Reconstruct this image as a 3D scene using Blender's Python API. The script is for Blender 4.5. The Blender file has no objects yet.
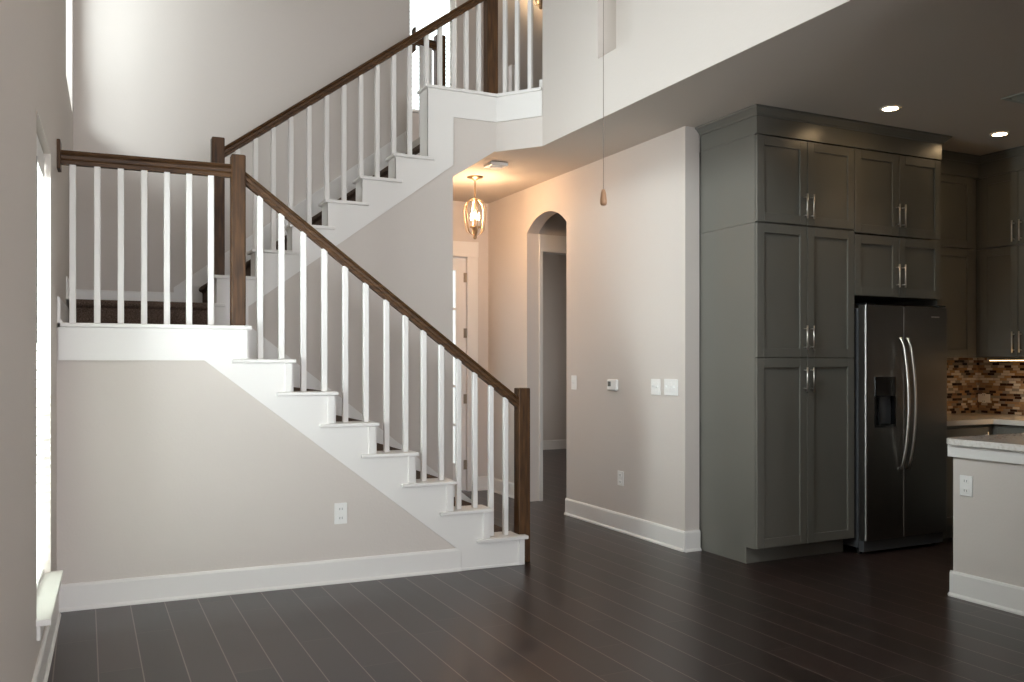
import bpy, bmesh, math, random
from mathutils import Matrix, Vector
random.seed(7)
S = bpy.context.scene
COL = S.collection

# ---------------------------------------------------------------- camera, world, exposure
F, YAW, HY, EYE = 879.6, math.radians(25.887), 362.8, 1.364
cam = bpy.data.cameras.new('camera'); cam_o = bpy.data.objects.new('camera', cam); COL.objects.link(cam_o)
cam.sensor_width = 36.0; cam.lens = F / 1024 * 36; cam.shift_y = (HY - 341) / 1024
cam.clip_start = 0.05; cam.clip_end = 200
cam_o.location = (0, 0, EYE); cam_o.rotation_euler = (math.pi / 2, 0, -YAW)
S.camera = cam_o
S.view_settings.view_transform = 'Standard'; S.view_settings.look = 'None'
S.view_settings.gamma = 1.0; S.view_settings.use_curve_mapping = False
S.view_settings.exposure = 0.22
S.cycles.use_denoising = True
S.cycles.max_bounces = 10; S.cycles.diffuse_bounces = 6; S.cycles.glossy_bounces = 5
S.cycles.transmission_bounces = 8; S.cycles.transparent_max_bounces = 12
S.cycles.caustics_reflective = False; S.cycles.caustics_refractive = False
S.cycles.sample_clamp_indirect = 6.0

world = bpy.data.worlds.new('sky'); S.world = world; world.use_nodes = True
_bg = world.node_tree.nodes['Background']
_bg.inputs[0].default_value = (0.90, 0.94, 1.0, 1); _bg.inputs[1].default_value = 2.9   # bright overcast sky

def area(name, loc, target, sx, sy, power, color=(1, 1, 1), spread=None):
    l = bpy.data.lights.new(name, 'AREA'); l.shape = 'RECTANGLE'; l.size = sx; l.size_y = sy
    l.energy = power; l.color = color
    if spread: l.spread = spread
    o = bpy.data.objects.new(name, l); COL.objects.link(o); o.location = loc
    d = Vector(target) - Vector(loc); o.rotation_euler = d.to_track_quat('-Z', 'Y').to_euler()
    o['kind'] = 'helper'
    return o
DAY = (0.90, 0.94, 1.0)
# daylight: bright sky to the west and south, reaching the rooms through their windows
area('sky_a', (-6.5, -1.5, 8.0), (-0.2, 4.5, 2.0), 4.5, 4.0, 900, DAY)
area('sky_b', (-8.0, 2.0, 8.5), (-0.2, 4.5, 2.0), 4.5, 4.0, 750, DAY)
area('daylight_south_low', (1.35, -5.25, 1.45), (1.35, 0, 1.30), 2.5, 2.0, 240, DAY)
area('daylight_stair_window', (-1.9, 3.9, 1.7), (2, 5.3, 1.2), 1.6, 2.2, 420, DAY)
area('bedroom_fill', (7.40, 10.0, 1.5), (4, 10.0, 1.2), 1.5, 1.5, 14, (1.0, 0.93, 0.78))  # warm fill lamp added to light the dim bedroom from out of view
area('daylight_upstairs', (3.2, 8.85, 4.6), (3.2, 7, 4.2), 0.6, 1.2, 12, DAY)

# ---------------------------------------------------------------- materials
def new_mat(name):
    m = bpy.data.materials.new(name); m.use_nodes = True
    nt = m.node_tree; b = nt.nodes['Principled BSDF']
    return m, nt, b
def lin(r, g, b):
    f = lambda v: ((v / 255 + 0.055) / 1.055) ** 2.4 if v / 255 > 0.04045 else v / 255 / 12.92
    return (f(r), f(g), f(b), 1)
def bump(nt, b, scale, strength, dist=0.002, detail=3):
    tc = nt.nodes.new('ShaderNodeTexCoord'); n = nt.nodes.new('ShaderNodeTexNoise'); bp = nt.nodes.new('ShaderNodeBump')
    n.inputs['Scale'].default_value = scale; n.inputs['Detail'].default_value = detail
    bp.inputs['Strength'].default_value = strength; bp.inputs['Distance'].default_value = dist
    nt.links.new(tc.outputs['Object'], n.inputs['Vector']); nt.links.new(n.outputs['Fac'], bp.inputs['Height'])
    nt.links.new(bp.outputs['Normal'], b.inputs['Normal'])
def plain(name, col, rough=0.5, metal=0.0, bscale=0, bstr=0, spec=0.5, vary=0.0):
    m, nt, b = new_mat(name)
    b.inputs['Base Color'].default_value = col; b.inputs['Roughness'].default_value = rough; b.inputs['Metallic'].default_value = metal
    b.inputs['Specular IOR Level'].default_value = spec
    if vary:
        tc = nt.nodes.new('ShaderNodeTexCoord'); n = nt.nodes.new('ShaderNodeTexNoise'); n.inputs['Scale'].default_value = 3.0
        mx = nt.nodes.new('ShaderNodeMix'); mx.data_type = 'RGBA'
        mx.inputs[6].default_value = tuple(c * (1 - vary) for c in col[:3]) + (1,); mx.inputs[7].default_value = tuple(min(1, c * (1 + vary)) for c in col[:3]) + (1,)
        nt.links.new(tc.outputs['Object'], n.inputs['Vector']); nt.links.new(n.outputs['Fac'], mx.inputs[0]); nt.links.new(mx.outputs[2], b.inputs['Base Color'])
    if bscale: bump(nt, b, bscale, bstr)
    return m
WALL = plain('wall_paint', lin(213, 205, 198), 0.75, 0, 70, 0.4, 0.25)
CEIL = plain('ceiling_paint', lin(196, 187, 177), 0.85, 0, 60, 0.3, 0.2)
WHITE = plain('white_trim_paint', lin(234, 231, 227), 0.38, 0, 40, 0.03, 0.5)
PLASTIC = plain('white_plastic', lin(240, 239, 236), 0.35, 0, 30, 0.02)
CAB = plain('grey_cabinet_paint', lin(112, 110, 103), 0.3, 0, 50, 0.04, 0.5, 0.03)
NICKEL = plain('satin_nickel', (0.72, 0.69, 0.64, 1), 0.32, 1.0, 90, 0.02)
BRASS = plain('champagne_metal', (0.50, 0.38, 0.25, 1), 0.5, 1.0, 60, 0.02)
DARK = plain('dark_plastic', lin(12, 12, 13), 0.25, 0, 30, 0.02)
GREYP = plain('grey_plastic', lin(70, 71, 73), 0.45, 0, 30, 0.02)
LCD = plain('lcd_grey', lin(88, 92, 88), 0.3, 0, 30, 0.01)
COUNTER = plain('pale_quartz', lin(214, 210, 203), 0.12, 0, 0, 0, 0.5, 0.05)
VENT = plain('vent_grey_paint', lin(160, 164, 156), 0.5, 0, 40, 0.03)
CHROME = plain('hinge_bronze', (0.35, 0.29, 0.22, 1), 0.35, 1.0, 50, 0.02)
PAPERW = plain('lamp_candle', lin(240, 232, 215), 0.5, 0, 20, 0.02)

def emit(name, col, strength):
    m, nt, b = new_mat(name)
    b.inputs['Base Color'].default_value = col; b.inputs['Emission Color'].default_value = col; b.inputs['Emission Strength'].default_value = strength
    n = nt.nodes.new('ShaderNodeTexNoise'); n.inputs['Scale'].default_value = 4; mul = nt.nodes.new('ShaderNodeMath'); mul.operation = 'MULTIPLY_ADD'
    mul.inputs[1].default_value = 0.1 * strength; mul.inputs[2].default_value = 0.95 * strength
    nt.links.new(n.outputs['Fac'], mul.inputs[0]); nt.links.new(mul.outputs[0], b.inputs['Emission Strength'])
    return m
BULB = emit('lit_bulb', (1.0, 0.72, 0.40, 1), 28)
DOWN = emit('lit_downlight_lens', (1.0, 0.70, 0.38, 1), 45)
STRIP = emit('lit_strip', (1.0, 0.66, 0.32, 1), 6)

def wood_mat():
    m, nt, b = new_mat('dark_stained_wood')
    tc = nt.nodes.new('ShaderNodeTexCoord'); mp = nt.nodes.new('ShaderNodeMapping'); n = nt.nodes.new('ShaderNodeTexNoise'); r = nt.nodes.new('ShaderNodeValToRGB')
    mp.inputs['Scale'].default_value = (28, 28, 2.5); n.inputs['Scale'].default_value = 2.2; n.inputs['Detail'].default_value = 6
    r.color_ramp.elements[0].position = 0.3; r.color_ramp.elements[0].color = lin(56, 36, 19)
    r.color_ramp.elements[1].position = 0.75; r.color_ramp.elements[1].color = lin(100, 69, 40)
    for a, bb in ((tc.outputs['Object'], mp.inputs['Vector']), (mp.outputs['Vector'], n.inputs['Vector']), (n.outputs['Fac'], r.inputs['Fac']), (r.outputs['Color'], b.inputs['Base Color'])): nt.links.new(a, bb)
    b.inputs['Roughness'].default_value = 0.45; b.inputs['Specular IOR Level'].default_value = 0.3
    return m
WOOD = wood_mat()

def wood_rail():
    m = WOOD.copy(); m.name = 'dark_stained_rail'
    for n in m.node_tree.nodes:
        if n.type == 'MAPPING': n.inputs['Scale'].default_value = (2.5, 30, 30)
    return m
WOODR = wood_rail()

def N(nt, op, a, b=None, c=None):
    n = nt.nodes.new('ShaderNodeMath'); n.operation = op
    for i, v in enumerate((a, b, c)):
        if v is None: continue
        if isinstance(v, (int, float)): n.inputs[i].default_value = v
        else: nt.links.new(v, n.inputs[i])
    return n.outputs[0]
def ramp(nt, fac, stops, const=False):
    r = nt.nodes.new('ShaderNodeValToRGB'); cr = r.color_ramp
    if const: cr.interpolation = 'CONSTANT'
    while len(cr.elements) > 1: cr.elements.remove(cr.elements[-1])
    cr.elements[0].position = stops[0][0]; cr.elements[0].color = stops[0][1]
    for p, col in stops[1:]:
        e = cr.elements.new(p); e.color = col
    nt.links.new(fac, r.inputs['Fac']); return r.outputs['Color']
def mixc(nt, fac, a, b):
    mx = nt.nodes.new('ShaderNodeMix'); mx.data_type = 'RGBA'
    for i, v in ((0, fac), (6, a), (7, b)):
        if isinstance(v, (int, float, tuple)): mx.inputs[i].default_value = v
        else: nt.links.new(v, mx.inputs[i])
    return mx.outputs[2]

def floor_mat():
    m, nt, b = new_mat('dark_plank_floor')
    tc = nt.nodes.new('ShaderNodeTexCoord'); sp = nt.nodes.new('ShaderNodeSeparateXYZ'); nt.links.new(tc.outputs['Object'], sp.inputs[0])
    W, L, OX = 0.1775, 1.25, 0.052
    u = N(nt, 'DIVIDE', N(nt, 'SUBTRACT', sp.outputs[0], OX), W)
    row = N(nt, 'FLOOR', u); fu = N(nt, 'SUBTRACT', u, row)
    wn = nt.nodes.new('ShaderNodeTexWhiteNoise'); wn.noise_dimensions = '1D'; nt.links.new(row, wn.inputs['W'])
    v = N(nt, 'ADD', N(nt, 'DIVIDE', sp.outputs[1], L), wn.outputs['Value'])
    cell = N(nt, 'FLOOR', v); fv = N(nt, 'SUBTRACT', v, cell)
    cx = nt.nodes.new('ShaderNodeCombineXYZ'); nt.links.new(row, cx.inputs[0]); nt.links.new(cell, cx.inputs[1])
    wn2 = nt.nodes.new('ShaderNodeTexWhiteNoise'); wn2.noise_dimensions = '3D'; nt.links.new(cx.outputs[0], wn2.inputs['Vector'])
    # grain
    mp = nt.nodes.new('ShaderNodeMapping'); mp.inputs['Scale'].default_value = (26, 2.2, 1)
    ad = nt.nodes.new('ShaderNodeVectorMath'); ad.operation = 'ADD'; sc = nt.nodes.new('ShaderNodeVectorMath'); sc.operation = 'SCALE'; sc.inputs['Scale'].default_value = 13.7
    nt.links.new(cx.outputs[0], sc.inputs[0]); nt.links.new(tc.outputs['Object'], mp.inputs['Vector']); nt.links.new(mp.outputs[0], ad.inputs[0]); nt.links.new(sc.outputs[0], ad.inputs[1])
    gn = nt.nodes.new('ShaderNodeTexNoise'); gn.inputs['Scale'].default_value = 1.6; gn.inputs['Detail'].default_value = 6; gn.inputs['Roughness'].default_value = 0.6
    nt.links.new(ad.outputs[0], gn.inputs['Vector'])
    tone = N(nt, 'ADD', N(nt, 'MULTIPLY', wn2.outputs['Value'], 0.45), N(nt, 'MULTIPLY', gn.outputs['Fac'], 0.55))
    col = ramp(nt, tone, [(0.15, lin(30, 22, 20)), (0.5, lin(43, 31, 29)), (0.85, lin(58, 43, 40))])
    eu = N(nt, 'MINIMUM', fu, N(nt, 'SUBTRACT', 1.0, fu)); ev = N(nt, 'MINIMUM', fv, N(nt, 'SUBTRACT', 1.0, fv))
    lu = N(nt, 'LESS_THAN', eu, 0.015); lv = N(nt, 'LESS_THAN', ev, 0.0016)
    col2 = mixc(nt, lu, col, lin(120, 106, 100)); col3 = mixc(nt, N(nt, 'MULTIPLY', lv, 0.8), col2, lin(92, 80, 74))  # seams coloured lighter, painting in the light caught by plank bevels
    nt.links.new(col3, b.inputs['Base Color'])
    nt.links.new(N(nt, 'MULTIPLY_ADD', gn.outputs['Fac'], 0.06, 0.28), b.inputs['Roughness'])
    b.inputs['Specular IOR Level'].default_value = 0.55
    bp = nt.nodes.new('ShaderNodeBump'); bp.inputs['Strength'].default_value = 0.05; bp.inputs['Distance'].default_value = 0.001
    nt.links.new(gn.outputs['Fac'], bp.inputs['Height']); nt.links.new(bp.outputs['Normal'], b.inputs['Normal'])
    return m
FLOOR = floor_mat()

def carpet_mat():
    m, nt, b = new_mat('brown_carpet')
    tc = nt.nodes.new('ShaderNodeTexCoord'); n = nt.nodes.new('ShaderNodeTexNoise'); n.inputs['Scale'].default_value = 130; n.inputs['Detail'].default_value = 2
    nt.links.new(tc.outputs['Object'], n.inputs['Vector'])
    nt.links.new(ramp(nt, n.outputs['Fac'], [(0.3, lin(72, 58, 50)), (0.7, lin(112, 95, 84))]), b.inputs['Base Color'])
    b.inputs['Roughness'].default_value = 0.95; b.inputs['Specular IOR Level'].default_value = 0.1
    bp = nt.nodes.new('ShaderNodeBump'); bp.inputs['Strength'].default_value = 0.6; bp.inputs['Distance'].default_value = 0.006
    nt.links.new(n.outputs['Fac'], bp.inputs['Height']); nt.links.new(bp.outputs['Normal'], b.inputs['Normal'])
    return m
CARPET = carpet_mat()

def mosaic_mat():
    m, nt, b = new_mat('stick_mosaic')
    tc = nt.nodes.new('ShaderNodeTexCoord'); sp = nt.nodes.new('ShaderNodeSeparateXYZ'); nt.links.new(tc.outputs['Object'], sp.inputs[0])
    along = N(nt, 'ADD', sp.outputs[0], sp.outputs[1])
    H, L = 0.022, 0.062
    v = N(nt, 'DIVIDE', sp.outputs[2], H); row = N(nt, 'FLOOR', v); fv = N(nt, 'SUBTRACT', v, row)
    wn = nt.nodes.new('ShaderNodeTexWhiteNoise'); wn.noise_dimensions = '1D'; nt.links.new(row, wn.inputs['W'])
    u = N(nt, 'ADD', N(nt, 'DIVIDE', along, L), wn.outputs['Value']); cell = N(nt, 'FLOOR', u); fu = N(nt, 'SUBTRACT', u, cell)
    cx = nt.nodes.new('ShaderNodeCombineXYZ'); nt.links.new(row, cx.inputs[0]); nt.links.new(cell, cx.inputs[1])
    w2 = nt.nodes.new('ShaderNodeTexWhiteNoise'); w2.noise_dimensions = '3D'; nt.links.new(cx.outputs[0], w2.inputs['Vector'])
    col = ramp(nt, w2.outputs['Value'], [(0.0, lin(48, 30, 24)), (0.16, lin(150, 120, 92)), (0.34, lin(196, 182, 164)), (0.5, lin(118, 92, 72)), (0.66, lin(142, 132, 122)), (0.8, lin(168, 134, 100)), (0.92, lin(214, 204, 190))], True)
    g = N(nt, 'MAXIMUM', N(nt, 'LESS_THAN', fv, 0.09), N(nt, 'LESS_THAN', fu, 0.025))
    nt.links.new(mixc(nt, g, col, lin(120, 108, 96)), b.inputs['Base Color'])
    nt.links.new(N(nt, 'MULTIPLY_ADD', g, 0.5, 0.16), b.inputs['Roughness'])
    return m
MOSAIC = mosaic_mat()

def granite_mat():
    m, nt, b = new_mat('speckled_stone_top')
    tc = nt.nodes.new('ShaderNodeTexCoord'); n = nt.nodes.new('ShaderNodeTexNoise'); n.inputs['Scale'].default_value = 60; n.inputs['Detail'].default_value = 4
    nt.links.new(tc.outputs['Object'], n.inputs['Vector'])
    nt.links.new(ramp(nt, n.outputs['Fac'], [(0.3, lin(212, 206, 198)), (0.5, lin(226, 222, 216)), (0.7, lin(232, 229, 224))]), b.inputs['Base Color'])
    b.inputs['Roughness'].default_value = 0.04; b.inputs['Specular IOR Level'].default_value = 0.8
    return m
GRANITE = granite_mat()

def steel_mat():
    m, nt, b = new_mat('dark_brushed_steel')
    tc = nt.nodes.new('ShaderNodeTexCoord'); mp = nt.nodes.new('ShaderNodeMapping'); mp.inputs['Scale'].default_value = (400, 400, 4); n = nt.nodes.new('ShaderNodeTexNoise')
    nt.links.new(tc.outputs['Object'], mp.inputs[0]); nt.links.new(mp.outputs[0], n.inputs['Vector'])
    b.inputs['Base Color'].default_value = (0.20, 0.19, 0.18, 1); b.inputs['Metallic'].default_value = 1.0
    nt.links.new(N(nt, 'MULTIPLY_ADD', n.outputs['Fac'], 0.12, 0.26), b.inputs['Roughness'])
    return m
STEEL = steel_mat()

def glass_mat():
    m, nt, b = new_mat('window_glass')
    out = nt.nodes['Material Output']; nt.nodes.remove(b)
    t = nt.nodes.new('ShaderNodeBsdfTransparent'); g = nt.nodes.new('ShaderNodeBsdfGlossy'); g.inputs['Roughness'].default_value = 0.02
    mx = nt.nodes.new('ShaderNodeMixShader'); lw = nt.nodes.new('ShaderNodeLayerWeight'); lw.inputs['Blend'].default_value = 0.15
    nt.links.new(N(nt, 'MULTIPLY', lw.outputs['Fresnel'], 0.6), mx.inputs[0]); nt.links.new(t.outputs[0], mx.inputs[1]); nt.links.new(g.outputs[0], mx.inputs[2]); nt.links.new(mx.outputs[0], out.inputs[0])
    t.inputs[0].default_value = (0.97, 1, 0.98, 1)
    return m
GLASS = glass_mat()

def blind_mat():
    m, nt, b = new_mat('white_blind_slat')
    out = nt.nodes['Material Output']
    b.inputs['Base Color'].default_value = lin(240, 240, 236); b.inputs['Roughness'].default_value = 0.5
    t = nt.nodes.new('ShaderNodeBsdfTranslucent'); t.inputs[0].default_value = (0.9, 0.92, 0.88, 1)
    mx = nt.nodes.new('ShaderNodeMixShader'); mx.inputs[0].default_value = 0.45
    nt.links.new(b.outputs[0], mx.inputs[1]); nt.links.new(t.outputs[0], mx.inputs[2]); nt.links.new(mx.outputs[0], out.inputs[0])
    return m
BLIND = blind_mat()

# ---------------------------------------------------------------- mesh helpers
DEFM = Matrix.Identity(4)
class MB:
    def __init__(s, M=None): s.bm = bmesh.new(); s.M = M or DEFM
    def _v(s, p): return s.bm.verts.new(s.M @ Vector(p))
    def box(s, x0, x1, y0, y1, z0, z1, bev=0.0, seg=2):
        x0, x1 = min(x0, x1), max(x0, x1); y0, y1 = min(y0, y1), max(y0, y1); z0, z1 = min(z0, z1), max(z0, z1)
        vs = [s._v(p) for p in ((x0, y0, z0), (x1, y0, z0), (x1, y1, z0), (x0, y1, z0), (x0, y0, z1), (x1, y0, z1), (x1, y1, z1), (x0, y1, z1))]
        fs = [s.bm.faces.new([vs[i] for i in q]) for q in ((3, 2, 1, 0), (4, 5, 6, 7), (0, 1, 5, 4), (1, 2, 6, 5), (2, 3, 7, 6), (3, 0, 4, 7))]
        if bev:
            es = list({e for f in fs for e in f.edges})
            bmesh.ops.bevel(s.bm, geom=es, offset=bev, segments=seg, affect='EDGES', profile=0.5)
        return s
    def prism(s, pts, a0, a1, axis='y'):
        """polygon extruded; axis y: pts are (x,z); axis z: pts are (x,y); axis x: pts are (y,z)"""
        f = {'y': lambda p, a: (p[0], a, p[1]), 'z': lambda p, a: (p[0], p[1], a), 'x': lambda p, a: (a, p[0], p[1])}[axis]
        A = [s._v(f(p, a0)) for p in pts]; B = [s._v(f(p, a1)) for p in pts]
        s.bm.faces.new(A); s.bm.faces.new(list(reversed(B)))
        n = len(pts)
        for i in range(n): s.bm.faces.new([A[i], B[i], B[(i + 1) % n], A[(i + 1) % n]])
        return s
    def rings(s, rings, cap=True, close=False):
        R = [[s._v(p) for p in r] for r in rings]; n = len(R[0])
        pairs = list(zip(R, R[1:])) + ([(R[-1], R[0])] if close else [])
        for a, b in pairs:
            for i in range(n): s.bm.faces.new([a[i], a[(i + 1) % n], b[(i + 1) % n], b[i]])
        if cap and not close:
            s.bm.faces.new(list(reversed(R[0]))); s.bm.faces.new(R[-1])
        return s
    def tube(s, pts, r, n=10):
        P = [Vector(p) for p in pts]; rs = r if isinstance(r, (list, tuple)) else [r] * len(P); rings = []
        for i, p in enumerate(P):
            t = (P[min(i + 1, len(P) - 1)] - P[max(i - 1, 0)]).normalized()
            up = Vector((0, 0, 1)) if abs(t.z) < 0.9 else Vector((1, 0, 0))
            a = t.cross(up).normalized(); b = t.cross(a).normalized()
            rings.append([p + (a * math.cos(2 * math.pi * k / n) + b * math.sin(2 * math.pi * k / n)) * rs[i] for k in range(n)])
        return s.rings(rings)
    def lathe(s, prof, c, n=24):
        rings = [[(c[0] + r * math.cos(2 * math.pi * k / n), c[1] + r * math.sin(2 * math.pi * k / n), c[2] + z) for k in range(n)] for r, z in prof]
        return s.rings(rings)
    def build(s, name, m, parent=None, smooth=False):
        bmesh.ops.recalc_face_normals(s.bm, faces=s.bm.faces)
        me = bpy.data.meshes.new(name)
        if parent is not None: s.bm.transform(WM[parent.name].inverted())
        s.bm.to_mesh(me); s.bm.free(); me.materials.append(m)
        if smooth:
            for p in me.polygons: p.use_smooth = True
        o = bpy.data.objects.new(name, me); COL.objects.link(o)
        if parent is not None:
            o.parent = parent; WM[o.name] = WM[parent.name]
        else: WM[o.name] = Matrix.Identity(4)
        return o
WM = {}
def tag(o, label, cat=None, group=None, kind=None):
    if label: o['label'] = label
    if cat: o['category'] = cat
    if group: o['group'] = group
    if kind: o['kind'] = kind
    return o
def thing(name, label, cat, loc, group=None, rotz=0.0, kind=None):
    o = bpy.data.objects.new(name, None); COL.objects.link(o); o.location = loc; o.rotation_euler = (0, 0, rotz)
    o.empty_display_size = 0.1
    WM[o.name] = Matrix.Translation(loc) @ Matrix.Rotation(rotz, 4, 'Z')
    return tag(o, label, cat, group, kind)
def struct(name, mb, m, label=None, parent=None):
    o = mb.build(name, m, parent)
    if parent is None: o['kind'] = 'structure'
    if label: o['label'] = label
    return o
def dup(root, loc, label, group=None):
    r = root.copy(); COL.objects.link(r); r.location = loc; r['label'] = label
    if group: r['group'] = group
    for ch in list(root.children):
        c = ch.copy(); COL.objects.link(c); c.parent = r
        for g in list(ch.children):
            d = g.copy(); COL.objects.link(d); d.parent = c
    return r
def frame(o, u, n):
    """local (x along u, y along outward normal, z up) placed at o"""
    u = Vector(u).normalized(); n = Vector(n).normalized(); z = Vector((0, 0, 1))
    return Matrix(((u.x, n.x, z.x, o[0]), (u.y, n.y, z.y, o[1]), (u.z, n.z, z.z, o[2]), (0, 0, 0, 1)))

# ---------------------------------------------------------------- key dimensions
CZ = 3.075                 # lower ceiling
F2 = 3.36                  # upstairs floor
TOP = 6.0
XH = 3.90                  # hall wall
XU = 3.25                  # wall above the kitchen
YK = 5.17                  # kitchen back wall
YF = 8.62                  # front (entry) wall
YB = 7.55                  # back wall of the stairwell
SLW = math.atan(0.027)     # the left wall is very slightly out of square
LW = Matrix.Translation((-0.2871, 0, 0)) @ Matrix.Rotation(-SLW, 4, 'Z')   # local: x = out of the wall into the room, y = along
RISE = 0.198
def xr(n): return 2.67 - (n - 1) * 0.2596      # lower flight: x of riser n
def xu(n): return 0.83 + (n - 10) * 0.2625     # upper flight: x of riser n

# the lower flight sits very slightly out of square with the rest of the house
LOWER = Matrix.Translation((2.67, 5.32, 0)) @ Matrix.Rotation(-math.radians(1.9), 4, 'Z') @ Matrix.Scale(0.994, 4, (1, 0, 0)) @ Matrix.Translation((-2.67, -5.32, 0))
I4 = Matrix.Identity(4)
# ---------------------------------------------------------------- structure
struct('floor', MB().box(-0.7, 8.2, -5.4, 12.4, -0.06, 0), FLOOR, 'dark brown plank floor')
# left wall with a tall low window by the stairs, a high window over the landing, and two unseen high openings placed for the light they let in
def wall_with_holes(mb, y0, y1, z0, z1, holes, t0, t1, M=None):
    ys = sorted({y0, y1, *[h[0] for h in holes], *[h[1] for h in holes]})
    for a, b in zip(ys, ys[1:]):
        hs = sorted([(h[2], h[3]) for h in holes if h[0] <= a + 1e-6 and h[1] >= b - 1e-6])
        z = z0
        for h0, h1 in hs:
            if h0 > z: mb.box(t0, t1, a, b, z, h0)
            z = h1
        if z < z1: mb.box(t0, t1, a, b, z, z1)
    return mb
W1 = (4.06, 4.93, 0.325, 2.40); W2 = (6.46, 7.42, 3.25, 5.3); W4 = (-3.2, -0.6, 3.35, 5.6); W6 = (2.0, 3.7, 3.35, 5.6); W7 = (4.06, 4.93, 3.3, 5.2)
struct('wall_left', wall_with_holes(MB(LW), -5.2, 7.75, 0, TOP, [(4.06, 4.93, 0.300, 2.40), W2, W4, W6], -0.32, 0), WALL, 'beige wall with the tall window at the far left')
SW1 = (0.1, 2.6, 0.4, 2.5); SW2 = (0.1, 2.6, 3.4, 5.2) 
_m = Matrix(((0, 1, 0, 0), (1, 0, 0, 0), (0, 0, 1, 0), (0, 0, 0, 1)))
struct('wall_south', wall_with_holes(MB(_m), -0.7, 7.3, 0, TOP, [SW1, SW2], -5.2, -5.04), WALL)
struct('wall_stairwell', MB().box(-0.3, 2.64, YB, YB + 0.14, 0, TOP), WALL, 'tall beige wall behind the upper flight of stairs')
struct('wall_right', wall_with_holes(MB(), -5.2, 12.4, 0, TOP, [(9.2, 10.8, 0.7, 2.3)], 7.1, 7.26), WALL)  # unseen opening added so the bedroom fill lamp can shine in
# foyer / front wall with the entry door opening, upstairs window above
FD = (2.72, 3.657, 0.0, 2.485); FW = (2.95, 3.53, 3.95, 5.4)
struct('wall_front', wall_with_holes(MB(_m), 2.40, XH + 0.14, 0, TOP, [FD, FW], YF, YF + 0.14), WALL, 'entry wall around the white front door')
struct('wall_upstairs', MB().box(XH + 0.14, 7.1, YF, YF + 0.14, F2, TOP), WALL)
struct('wall_foyer', MB().box(2.45, 2.62, 6.65, YF, 0, CZ), WALL)
# hall wall with the arched opening
A0, A1, ASP, AAP = 6.912, 7.699, 2.636, 2.785
mb = MB()
mb.box(XH, XH + 0.127, YK, A0, 0, CZ); mb.box(XH, XH + 0.127, A1, YF, 0, CZ)
_w = (A1 - A0) / 2; _h = AAP - ASP; _R = (_w * _w + _h * _h) / (2 * _h); _yc = (A0 + A1) / 2; _zc = AAP - _R
arc = []
_am = math.asin(_w / _R)
for k in range(25):
    t = -_am + 2 * _am * k / 24
    arc.append((_yc + _R * math.sin(t), _zc + _R * math.cos(t)))
mb.prism([(A0, CZ)] + arc + [(A1, CZ)], XH, XH + 0.127, 'x')
struct('wall_hall', mb, WALL, 'beige hall wall with the arched opening and light switches')
struct('wall_kitchen', MB().box(XH + 0.127, 7.1, YK + 0.03, YK + 0.15, 0, CZ), WALL, 'kitchen back wall')
# vestibule and bedroom past the arch
mb = MB(); mb.box(XH + 0.127, 4.058, A1, A1 + 0.12, 0, CZ); mb.box(4.058, 4.90, A1, A1 + 0.12, 2.46, CZ); mb.box(4.90, 7.1, A1, A1 + 0.12, 0, CZ)
struct('wall_vestibule', mb, WALL, 'wall with a white cased opening seen through the arch')
struct('wall_bedroom', MB().box(3.9, 7.1, 12.2, 12.36, 0, CZ).box(3.80, 3.90, YF + 0.14, 12.36, 0, CZ), WALL, 'far wall of the dim room beyond the arch')
# lower ceiling / upper floor slab
slab = [(XU + 0.0008, -5.1), (7.1, -5.1), (7.1, 12.36), (3.8, 12.36), (3.8, YF + 0.02), (2.45, YF + 0.02), (2.45, YB), (2.66, YB), (2.66, 6.4708), (3.0004, 6.4708), (XU + 0.0008, 6.1455)]
struct('ceiling_kitchen', MB().prism(slab, CZ, F2, 'z'), CEIL, 'lower ceiling over the kitchen and the entry hall')
struct('ceiling', MB().box(-0.7, 7.3, -5.2, 8.8, TOP, TOP + 0.1), CEIL)
# wall above the kitchen with a recessed niche
NY0, NY1, NZ0, NZ1 = 4.88, 5.31, 3.505, 5.2
mb = wall_with_holes(MB(), -5.1, 6.145, CZ + 0.002, TOP, [(NY0, NY1, NZ0, NZ1)], XU, XU + 0.15)
mb.box(XU + 0.15, XU + 0.22, -5.1, 6.145, F2, TOP)
struct('wall_upper', mb, WALL, 'tall beige wall above the kitchen with a recessed niche')
struct('wall_light_block', MB().box(XU, XU + 0.15, -5.1, 2.0, 0, CZ), WALL)  # unseen wall added to keep the south light off the kitchen fronts
# walls carrying the stairs
CURB = 3.515
pl = [(0.35, 0), (2.62, 0), (2.62, 2.835), (2.985, CZ + 0.002), (3.0, CZ + 0.002), (3.0, CURB), (xu(16) + 0.015, CURB)]
x = xu(16) + 0.015
for n in range(15, 9, -1):
    pl += [(xu(n + 1) + 0.015, n * RISE - 0.024), (xu(n) + 0.015, n * RISE - 0.024)]
pl += [(xu(10) + 0.015, 9 * RISE - 0.024), (0.78, 9 * RISE - 0.024), (0.78, 8 * RISE), (0.35, 8 * RISE)]
struct('wall_upper_flight', MB().prism(pl, 6.47, 6.64), WALL, 'beige wall under the upper flight of stairs')
dg = Vector((XU - 3.0, 6.145 - 6.47)); dl = dg.length; dn = Vector((-dg.y, dg.x)).normalized()   # pointing away from the room
def diag(mb, a0, a1, d0, d1, z0, z1):
    u = dg.normalized(); P = lambda a, d: (3.0 + u.x * a + dn.x * d, 6.47 + u.y * a + dn.y * d)
    return mb.prism([P(a0, d0), P(a1, d0), P(a1, d1), P(a0, d1)], z0, z1, 'z')
struct('wall_overlook', diag(MB(), 0, dl, 0, 0.14, CZ + 0.002, CURB), WALL, 'short diagonal wall under the overlook balusters')
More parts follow.
